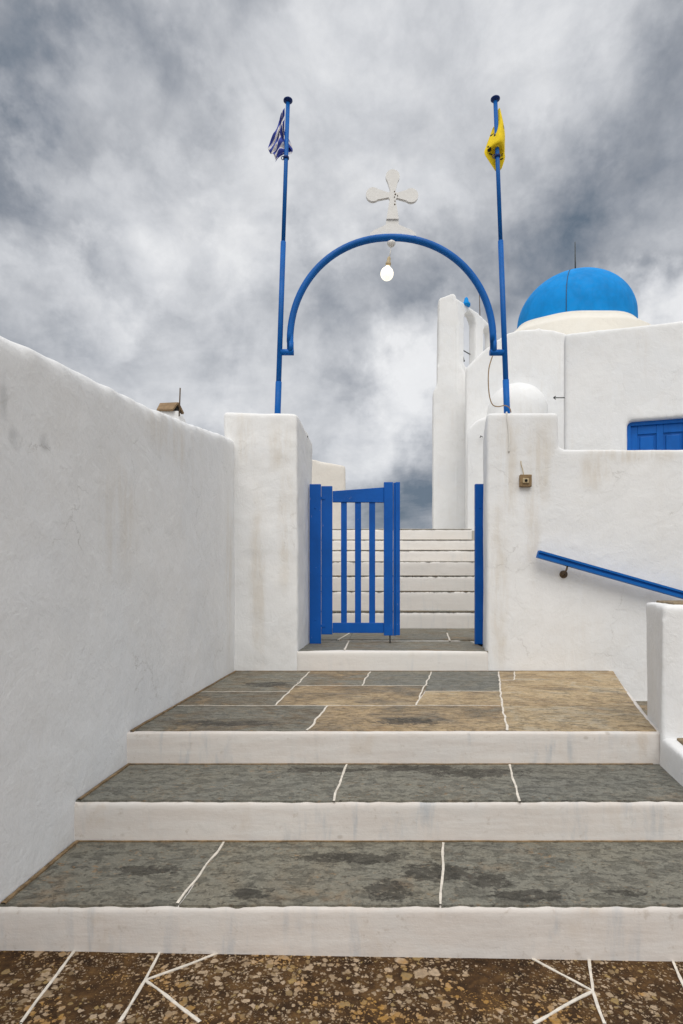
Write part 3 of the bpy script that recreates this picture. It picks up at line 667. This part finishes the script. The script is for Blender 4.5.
# ------------------------------------------------------------------ wall fittings
hr = thing('handrail', at(567, 572, 5.36), 'blue metal handrail sloping down along the whitewashed right wall', 'handrail')
a = at(537.8, 554.2, 5.30); d = Vector((1, 0, -.283)).normalized(); nrm = Vector((.283, 0, 1)).normalized()
Ln = 3.4
prof = [(-.030,-.030),(.030,-.030),(.030,.034),(-.030,.034),(-.030,.016),(-.012,.012),(-.012,-.002),(-.030,-.006)]    # (depth, height): a channel with a groove towards the steps
bm = bmesh.new(); prism(bm, [a + Vector((0, u, 0)) + nrm*w for u, w in prof], d*Ln); obj('rail', bm, M['blue_metal'], hr)
for k in (.28, 2.9):
    p = a + d*k
    bm = bmesh.new(); tube(bm, smooth([p - nrm*.03, p - nrm*.07 + Vector((0,.0,0)), p - nrm*.105 + Vector((-.005,.03,.01)), Vector((p.x-.006, 5.405, p.z-.098))], 5), .008, 10)
    br = obj('bracket', bm, M['rust'], hr)
    bm = bmesh.new(); lathe(bm, (p.x-.006, 5.412, p.z-.098), [(.036,0),(.036,.018),(.030,.024),(.012,.026),(.010,.036),(0,.037)], 20, (0,-1,0)); obj('flange', bm, M['rust'], br)

sb = thing('bell_push', at(525.5, 480.5, 5.4), 'small square brown electric plate with a beige knob on the right pillar', 'switch box')
a = at(519.8, 486.8, 5.38); b = at(531.3, 474.8, 5.38)
bm = bmesh.new(); box(bm, a.x, b.x, 5.362, 5.42, a.z, b.z, .004); obj('back_plate', bm, M['brown_box'], sb)
c = at(525.6, 480.8, 5.36)
bm = bmesh.new(); box(bm, c.x-.028, c.x+.028, 5.346, 5.363, c.z-.022, c.z+.022, .005); obj('face_plate', bm, M['beige'], sb)
bm = bmesh.new(); lathe(bm, (c.x, 5.347, c.z), [(.013,0),(.013,.006),(.007,.010),(0,.0105)], 16, (0,-1,0)); obj('button', bm, M['near_black'], sb)
bm = bmesh.new(); tube(bm, smooth([at(523.5,475,5.375), at(522.8,470,5.385), at(521.3,465,5.392), at(520.8,461,5.402)]), .004, 8); obj('wire', bm, M['beige'], sb)

# ------------------------------------------------------------------ house with the blue door
hs = thing('house', (3.6, 7.9, 1.36), 'flat roofed whitewashed house with a blue door behind the right wall', 'house')
c0 = Vector((2.98, 8.0, 0)); dr = Vector((1.35, -.40, 0)).normalized(); dn = Vector((.28, .96, 0)).normalized()*1.0
def hp(s_, z): p = c0 + dr*s_; return Vector((p.x, p.y, z))
def s_at(px):
    k = (px - CX)/F; return (k*c0.y - c0.x)/(dr.x - k*dr.y)
s0 = s_at(627.5); s1_ = s0 + .80
def ztop(s_): return 4.64 + .03*noise.noise(Vector((s_*1.5, 3, 0)))
zd = H + (HY - 421) * hp(s0, 0).y / F
outl = [(0, 1.0)] + [(0, ztop(0))] + [(k*.4, ztop(k*.4)) for k in range(1, 11)] + [(4.4, 4.64), (4.4, 1.0)]
bm = flat_shape(outl, [[(s0, 1.38), (s1_, 1.38), (s1_, zd), (s0, zd)]], .15)
mt = Matrix(((dr.x, dr.y*-1*0 + -dr.y*0, 0, 0), (0,0,0,0), (0,0,0,0), (0,0,0,1)))
nin = Vector((-dr.y, dr.x, 0))
T = Matrix(((dr.x, 0, nin.x, c0.x + nin.x*.15), (dr.y, 0, nin.y, c0.y + nin.y*.15), (0, 1, 0, 0), (0, 0, 0, 1)))
bmesh.ops.transform(bm, matrix=T, verts=bm.verts)
soften(obj('wall', bm, M['plaster'], hs), .03, 4, .016, .5, .005, .13)
bm = bmesh.new(); b0 = c0 + nin*.32 + dr*.15; sid = Vector((.62, 1, 0)).normalized()
prism(bm, [b0 + Vector((0,0,1.0)), c0 + nin*.32 + dr*4.35 + Vector((0,0,1.0)), c0 + nin*.32 + dr*4.35 + nin*2.6 + Vector((0,0,1.0)), b0 + sid*2.6 + Vector((0,0,1.0))], (0,0,3.5)); obj('house_body', bm, M['plaster'], hs)
def hbox(bm, s_a, s_b, z_a, z_b, d0, d1, bev=.004):     # board on the house front; d measured inwards from the wall face
    p = lambda s_, z, d_: hp(s_, z) + nin*d_
    hexa(bm, [p(s_a,z_a,d0), p(s_b,z_a,d0), p(s_b,z_a,d1), p(s_a,z_a,d1), p(s_a,z_b,d0), p(s_b,z_b,d0), p(s_b,z_b,d1), p(s_a,z_b,d1)], bev)
bm = bmesh.new(); hbox(bm, s0, s0+.05, 1.4, zd+.01, .07, .16); hbox(bm, s1_-.05, s1_, 1.4, zd+.01, .07, .16); hbox(bm, s0+.05, s1_-.05, zd-.05, zd+.01, .072, .16); obj('door_frame', bm, M['door'], hs)
bm = bmesh.new(); hbox(bm, s0+.05, s1_-.05, 1.4, zd-.05, .12, .15, .002)
dd = obj('door', bm, M['door'], hs)
w = (s1_ - s0 - .10)
bm = bmesh.new()
for sa, sb_ in ((0,.085), (w/2-.04, w/2+.04), (w-.085, w)): hbox(bm, s0+.05+sa, s0+.05+sb_, 1.4, zd-.05, .10, .121, .004)
for za, zb in ((zd-.16, zd-.05), (2.25, 2.38), (1.4, 1.55)):
    for sa, sb_ in ((.085, w/2-.04), (w/2+.04, w-.085)): hbox(bm, s0+.05+sa+.001, s0+.05+sb_-.001, za, zb, .101, .121, .003)
obj('door_rails', bm, M['door'], dd)
for za, zb in ((2.38, zd-.16), (1.55, 2.25)):
    for sa, sb_ in ((.085, w/2-.04), (w/2+.04, w-.085)):
        bm = bmesh.new(); hbox(bm, s0+.05+sa+.03, s0+.05+sb_-.03, za+.03, zb-.03, .104, .121, .010); obj('panel', bm, M['door'], dd)
bm = bmesh.new(); lathe(bm, hp(s1_-.10, 2.32) + nin*.10, [(.012,0),(.012,.03),(.026,.04),(.028,.055),(.018,.066),(0,.068)], 16, -nin); obj('handle', bm, M['iron'], dd)
bm = bmesh.new(); a = hp(.0, H + (HY-396.3)*8/F) + nin*.06; tube(bm, [a + Vector((.05,0,0)), a - Vector((.15,0,0))], .007, 8)
tube(bm, [a - Vector((.15,0,0)), a + Vector((-.12,0,.022))], .006, 8); tube(bm, [a - Vector((.15,0,0)), a + Vector((-.12,0,-.022))], .006, 8); obj('iron_bracket', bm, M['iron'], hs)

# ------------------------------------------------------------------ church
ch = thing('church', (4.6, 13.5, ZU), 'whitewashed domed church with a bright blue dome behind the right wall', 'church')
YC = 12.0
prof = [(464.5,560),(464.5,368.5),(470,361.5),(478,354),(490,344.3),(500,336.8),(508,332.4),(516,329.8),(526,328),(540,327.4),(556,330),(572,335),(592,345),(612,360),(618,372),(618,560)]
bm = bmesh.new(); prism(bm, [at(x, y, YC) for x, y in prof], (1.9, 4.6, 0)); soften(obj('nave', bm, M['plaster'], ch), .05, 6, .03, .7, .008, .2)
# dome: rim of the blue paint dips a little towards the front
az = math.radians(21.3); Yd = 14.6; dc = Vector((Yd*math.tan(az), Yd, 0)); RD = .0936*Yd
zr = H + (HY - 318.5)*Yd/F - .13
hD = .815*RD
DIP = .38
SEG = 72
def rim(k):
    th_ = 2*math.pi*k/SEG; fr_ = -(math.sin(az-.55)*math.cos(th_) + math.cos(az-.55)*math.sin(th_))    # 1 towards the camera side
    return DIP * (.5 + .5*fr_) + .012*math.sin(3*th_+1) + .01*math.sin(7*th_)
bm = bmesh.new(); rings = []
NV = 18
for j in range(NV+1):
    t = j/NV; row = []
    for k in range(SEG):
        z0 = zr + DIP*.12 - rim(k); a = t*math.pi/2; zz = zr + hD*math.sin(a) if False else None
        # profile: upright below the springing, then a hemisphere
        hh = (zr + .12*DIP + hD) - z0
        zc = z0 + hh*math.sin(a); rel = (zc - zr)/ (hD + .12*DIP)
        r = RD if rel <= 0 else RD*math.sqrt(max(0, 1 - rel*rel))
        th_ = 2*math.pi*k/SEG; row.append((dc.x + r*math.cos(th_), dc.y + r*math.sin(th_), zc))
    rings.append(row)
V = [[bm.verts.new(p) for p in row] for row in rings[:-1]]; apex = bm.verts.new((dc.x, dc.y, zr + hD + .12*DIP))
for j in range(NV-1):
    for k in range(SEG): f = bm.faces.new((V[j][k], V[j][(k+1)%SEG], V[j+1][(k+1)%SEG], V[j+1][k])); f.smooth = True
for k in range(SEG): f = bm.faces.new((V[-1][k], V[-1][(k+1)%SEG], apex)); f.smooth = True
dm = obj('dome', bm, M['dome'], ch)
bm = bmesh.new(); rows = []
for q, (rr, dz) in enumerate(((RD-.03, .03), (RD+.025, .012), (RD+.03, -.02), (RD+.24, -.20), (RD+.42, -.34), (RD+.44, -1.6))):
    rows.append([bm.verts.new((dc.x + rr*math.cos(2*math.pi*k/SEG), dc.y + rr*math.sin(2*math.pi*k/SEG), zr + .12*DIP - rim(k) + dz)) for k in range(SEG)])
for j in range(len(rows)-1):
    for k in range(SEG): f = bm.faces.new((rows[j][k], rows[j][(k+1)%SEG], rows[j+1][(k+1)%SEG], rows[j+1][k])); f.smooth = True
obj('drum', bm, M['drum'], ch)
ap = Vector((dc.x, dc.y, zr + hD))
bm = bmesh.new(); tube(bm, [ap, ap + Vector((-.01,0,.88))], .020, 8, .010); lathe(bm, ap + Vector((0,0,0)), [(.07,-.03),(.07,.07),(.04,.10),(0,.10)], 12)
obj('lightning_rod', bm, M['iron'], ch)
bm = bmesh.new(); pts = []
th0 = math.radians(-90 - 21.3 - 8)
for k in range(16):
    a = math.radians(84 - 84*k/15); r = RD*math.cos(a) + .008; pts.append((dc.x + r*math.cos(th0), dc.y + r*math.sin(th0), zr + (hD+.036)*math.sin(a) + .006))
pts.append((pts[-1][0], pts[-1][1], zr - .26)); tube(bm, pts, .007, 6)
obj('lightning_cable', bm, M['iron'], dm)
c = at(518.5, 412, 11.9); bm = bmesh.new(); r = .60
lathe(bm, (c.x, 12.02, c.z), [(r,-1.8),(r,0)] + [(r*math.cos(math.radians(10*k)), r*.98*math.sin(math.radians(10*k))) for k in range(1, 9)] + [(0, r*.98)], 40)
obj('apse', bm, M['plaster'], ch)
bt = thing('bell_tower', (2.4, 13.2, ZU), 'slim whitewashed bell wall with two arched openings beside the church', 'bell tower')
YT = 13.0
bm = bmesh.new(); pr_ = [(433,560),(433,392),(436,386),(437.3,380),(438.4,298),(442,296.5),(448,294.5),(454,292),(456.5,296),(458,303),(459.3,312),(460.5,362),(464,370),(467,376),(467,560)]
prism(bm, [at(x, y, YT) for x, y in pr_], (.03,.34,0)); soften(obj('pier', bm, M['plaster'], bt), .04, 5, .025, .5, .008, .15)
def arch(s0, s1, z0, z1, n=10):
    r = (s1-s0)/2; c = (s0+s1)/2; return [(s0,z0),(s1,z0)] + [(c + r*math.cos(math.pi*k/n), z1 - r + r*math.sin(math.pi*k/n)) for k in range(n+1)]
bm = flat_shape([(-.05,2.4),(1.62,2.4),(1.62,7.36),(1.3,7.44),(.8,7.54),(.3,7.56),(-.05,7.58)], [arch(.24,.72,6.2,7.45), arch(1.04,1.38,6.2,7.36)], .10)
d = Vector((.7071,.7071,0)); nn = Vector((-.7071,.7071,0)); p0 = Vector((2.53,13.02,0)) + nn*.10
bmesh.ops.transform(bm, matrix=Matrix(((d.x,0,nn.x,p0.x),(d.y,0,nn.y,p0.y),(0,1,0,0),(0,0,0,1))), verts=bm.verts); soften(obj('belfry', bm, M['plaster'], bt), .03, 3, .01, .3, .004, .1)
bm = bmesh.new(); c = at(466.3, 306, 13.25); lathe(bm, c, [(.09,0),(.09,.05),(.055,.09),(.045,.14),(.035,.17),(.015,.19),(0,.20)], 16); obj('finial', bm, M['dome'], bt)
bm = bmesh.new(); tube(bm, [at(480.3,330,13.7), at(479.3,288,13.7)], .012, 8, .007); obj('lightning_rod', bm, M['rust'], bt)
bm = bmesh.new(); c = Vector((2.53,13.02,0)) + d*.51 + nn*.16
tube(bm, [c + nn*-.02 + d*-.2 + Vector((0,0,6.62)), c + d*.2 + Vector((0,0,6.62))], .012, 8)
lathe(bm, c + Vector((-.08,-.02,6.40)), [(.075,0),(.06,.03),(.045,.10),(.035,.14),(.012,.16),(.012,.22)], 16); obj('bell', bm, M['iron'], bt)

aw = thing('parapet_wall', (2.7, 11.5, ZU), 'white wall with a rounded top corner between the bell tower and the right gate wall', 'wall')
bm = bmesh.new()
prism(bm, [at(x, y, 11.38) for x, y in [(466.8,545),(466.8,434),(468.5,428),(472,423.5),(478,419.2),(486,416.4),(496,415.4),(530,415.4),(530,545)]], (.2,.5,0)); soften(obj('wall', bm, M['plaster'], aw), .03, 3, .012, .4, .004, .1)
bm = bmesh.new(); a = at(482.5,437,11.36); tube(bm, [a, a + Vector((-.05,-.06,.005)), a + Vector((-.06,-.06,-.03))], .008, 8); obj('hook', bm, M['iron'], aw)

# ------------------------------------------------------------------ left: far house, chimney
fh = thing('house', (-.6, 13.2, ZU), 'pale cream house corner glimpsed behind the left gate pillar and the gate', 'house')
bm = bmesh.new(); a = at(346, 560, 13.0); b = at(300, 560, 12.2)
za = at(0, 465.5, 13.0).z; zb = at(0, 448, 12.2).z
hexa(bm, [(b.x-2.2,11.3,1.8),(a.x,13.0,1.8),(a.x-.35,15.5,1.8),(b.x-2.2,15.5,1.8),(b.x-2.2,11.3,zb+.05),(a.x,13.0,za),(a.x-.35,15.5,za),(b.x-2.2,15.5,zb+.05)])
soften(obj('wall', bm, M['plaster_cream'], fh), .05, 4, .02, .5, .006, .15)
vh = thing('house', (-3.3, 9.2, 0), 'white house hidden behind the left boundary wall below the tiled chimney', 'house')
bm = bmesh.new(); box(bm, -5, -1.9, 7.6, 11, -.05, 2.95); soften(obj('wall', bm, M['plaster'], vh), .06, 4)
cm = thing('chimney', (-2.55, 9, 2.95), 'whitewashed chimney topped by two tilted clay slabs behind the left wall', 'chimney')
Yc = 9.0
bm = bmesh.new(); a = at(159,411,Yc); b = at(183,411,Yc)
hexa(bm, [(a.x-.12,Yc-.14,2.9),(b.x+.1,Yc-.14,2.9),(b.x+.1,Yc+.3,2.9),(a.x-.12,Yc+.3,2.9),(a.x,Yc-.1,a.z),(b.x-.03,Yc-.1,a.z-.03),(b.x-.03,Yc+.26,a.z-.03),(a.x,Yc+.26,a.z)])
soften(obj('stack', bm, M['plaster'], cm), .02, 3, .01, .2, .003, .05)
# two slabs meeting in a ridge, gable open to the right
def P9(px, py, dy): return at(px, py, Yc + dy)
r0 = P9(160.5,404.8,.10); r1 = P9(178.3,404.0,-.02)
f0 = P9(157,411.4,-.10); f1 = P9(173.2,411.2,-.16)
k0 = P9(166,411.4,.34); k1 = P9(183.5,414.6,.16)
for q in ((f0, f1, r1, r0), (k0, k1, r1, r0)):
    nb_ = (q[1]-q[0]).cross(q[3]-q[0]).normalized(); nb_ = nb_ if nb_.z > 0 else -nb_
    bm = bmesh.new(); hexa(bm, [*(p for p in q), *(p + nb_*.03 for p in q)], .004); obj('cap_slab', bm, M['tile'], cm)
bm = bmesh.new(); hexa(bm, [P9(160,411,.0), P9(174.5,411.5,-.09), P9(181,413.5,.12), P9(166,412,.25), P9(162,406.5,.08), P9(177.2,406.2,.0), P9(178,406.4,.04), P9(163,406.5,.12)]); obj('flue', bm, M['near_black'], cm)  # solid near-black block filling the opening under the cap slabs
bm = bmesh.new(); tube(bm, [P9(179.2,416,-.12), P9(180.2,388,-.12)], .010, 8); obj('stay_rod', bm, M['rust'], cm)
# small fittings on the pillars
hk = thing('wall_hook', at(310, 437, 6.3), 'tiny dark metal hook near the top of the left gate pillar', 'hook')
bm = bmesh.new(); a = at(306.6,437.5,6.16); tube(bm, [a + Vector((-.06,0.01,0)), a + Vector((.006,-.01,0)), a + Vector((.010,-.03,.004))], .007, 8); obj('peg', bm, M['iron'], hk)

# ------------------------------------------------------------------ camera, light, sky
cam = bpy.data.cameras.new('camera'); co = bpy.data.objects.new('camera', cam); COL.objects.link(co)
cam.sensor_fit = 'HORIZONTAL'; cam.sensor_width = 36; cam.lens = F*36/683
cam.shift_x = 0; cam.shift_y = (HY - 512)/683
cam.clip_start = .05; cam.clip_end = 9000
co.location = (0, 0, H); co.rotation_euler = (math.pi/2, 0, 0); S.camera = co

SUN_EL, SUN_AZ = 54, 177          # compass-style: 180 = behind the camera, larger = from the left side
sun = bpy.data.lights.new('sun', 'SUN'); sun.energy = 1.45; sun.angle = math.radians(44); sun.color = (1, .955, .89)
so = bpy.data.objects.new('sun', sun); COL.objects.link(so)
el, azs = math.radians(SUN_EL), math.radians(SUN_AZ)
to_sun = Vector((math.sin(azs)*math.cos(el)*-1, math.cos(azs)*math.cos(el), math.sin(el)))   # AZ>180 -> sun on the right
so.rotation_euler = to_sun.to_track_quat('Z', 'Y').to_euler()

W = bpy.data.worlds.new('World'); S.world = W; W.use_nodes = True
class WT(NT):
    def __init__(s, w):
        s.t = w.node_tree; s.t.nodes.clear(); tc = s.t.nodes.new('ShaderNodeTexCoord'); s.co = s.vmath('NORMALIZE', tc.outputs['Generated'])
w = WT(W); d = w.co
sky = w.t.nodes.new('ShaderNodeTexSky'); sky.sky_type = 'NISHITA'; sky.sun_disc = False; sky.sun_elevation = el; sky.sun_rotation = math.atan2(to_sun.x, to_sun.y)
bg1 = w.t.nodes.new('ShaderNodeBackground'); bg1.inputs[1].default_value = .1; w.link(sky.outputs[0], bg1.inputs[0])
x, y, z = w.xyz(d)
zz = w.math('ADD', w.math('MAXIMUM', z, 0.), .22)
cmb = w.t.nodes.new('ShaderNodeCombineXYZ'); w.link(w.math('DIVIDE', x, zz), cmb.inputs[0]); w.link(w.math('DIVIDE', y, zz), cmb.inputs[1]); cmb.inputs[2].default_value = 2.3
pl_ = cmb.outputs[0]
wv = w.vmath('SUBTRACT', w.noise(1.6, 3, .5, co=pl_, col=True), (.5,.5,.5)); sc_ = w.vmath('SCALE', wv); sc_.node.inputs['Scale'].default_value = .55
pw = w.vmath('ADD', pl_, sc_)
n1 = w.noise(1.5, 9, .56, .25, co=pw); n2 = w.noise(4.6, 8, .6, .35, co=pw)
n3 = w.noise(3.3, 10, .60, .3, co=d); n4 = w.noise(10, 10, .68, .3, co=d)
base = w.math('ADD', w.math('MULTIPLY', n1, .36), w.math('MULTIPLY', n2, .13))
base = w.math('ADD', base, w.math('ADD', w.math('MULTIPLY', n3, .43), w.math('MULTIPLY', n4, .08)))
bil = w.math('ABSOLUTE', w.math('SUBTRACT', w.noise(6.5, 7, .55, .3, co=d), .5))          # billowed edges
base = w.math('ADD', base, w.mr(bil, 0., .16, -.035, .03, False))
base = w.math('ADD', base, w.math('MULTIPLY', w.math('SUBTRACT', w.noise(24, 7, .65, .3, co=pw), .5), .05))
base = w.mr(base, .345, .655, .15, .88, False)
# cloud masses placed by compass direction, with edges torn by the same noise
dw = w.vmath('SCALE', w.vmath('SUBTRACT', w.noise(5.5, 6, .6, co=d, col=True), (.5,.5,.5))); dw.node.inputs['Scale'].default_value = .34
dd_ = w.vmath('NORMALIZE', w.vmath('ADD', d, dw))
def cloud(px, py, rad, amp, cur):
    c = Vector(((px-CX)/F, 1, (HY-py)/F)).normalized()
    a = math.radians(rad)
    v = w.mr(w.vmath('DOT_PRODUCT', dd_, tuple(c)), math.cos(a), 1-(1-math.cos(a))*.05, 0., amp*1.25)
    return w.math('ADD', cur, v)
for a in ((85,110,8,.28), (60,225,9,.20), (150,320,15,.14), (330,400,11,.22), (425,405,8,.22), (60,330,8,.10), (190,395,7,.14), (420,70,17,.12), (500,130,12,.10), (660,270,8,.18), (680,315,6,.30), (330,470,5,.12), (290,170,11,.10), (240,230,10,.12),
          (10,50,14,-.34), (-40,160,11,-.10), (240,20,12,-.05), (375,300,8,-.16), (640,190,10,-.16), (560,240,9,-.10), (30,300,6,-.10), (280,310,6,-.10), (405,515,9,-.26), (300,470,7,-.08), (440,440,5,-.08), (460,290,8,-.06), (135,215,6,-.10)):
    base = cloud(*a, base)
cc = w.ramp(base, [(0, (.120,.155,.200)), (.22, (.250,.272,.310)), (.5, (.428,.444,.474)), (.75, (.600,.612,.636)), (1, (.77,.775,.785))])
fill_gain = w.mr(y, .80, .05, 1., 1.6)                      # sky beside and behind the camera brightened: added fill light for the walls
fill_gain = w.math('MULTIPLY', fill_gain, w.mr(z, .72, .95, 1., 1.35))  # overhead sky above the frame raised too, part of the added fill
tx = w.vmath('SCALE', cc); w.link(w.mr(w.noise(9, 9, .62, .4, co=dd_), .3, .7, .93, 1.05, False), tx.node.inputs['Scale']); cc = tx
lum = w.t.nodes.new('ShaderNodeRGBToBW'); w.link(cc, lum.inputs[0])
cc = w.mix(w.mr(y, .75, .35, 0., .85), cc, lum.outputs[0])          # the brightened fill sky is greyed so its light stays neutral
vs = w.vmath('SCALE', cc); w.link(fill_gain, vs.node.inputs['Scale'])
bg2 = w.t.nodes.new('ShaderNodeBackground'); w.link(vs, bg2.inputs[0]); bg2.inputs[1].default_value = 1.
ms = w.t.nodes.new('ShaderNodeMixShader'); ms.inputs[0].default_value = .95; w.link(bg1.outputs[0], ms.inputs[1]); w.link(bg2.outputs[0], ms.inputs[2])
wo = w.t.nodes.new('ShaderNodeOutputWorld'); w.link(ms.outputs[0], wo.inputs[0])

S.view_settings.view_transform = 'Standard'; S.view_settings.look = 'None'; S.view_settings.exposure = 0.15; S.view_settings.gamma = 1
S.render.engine = 'CYCLES'
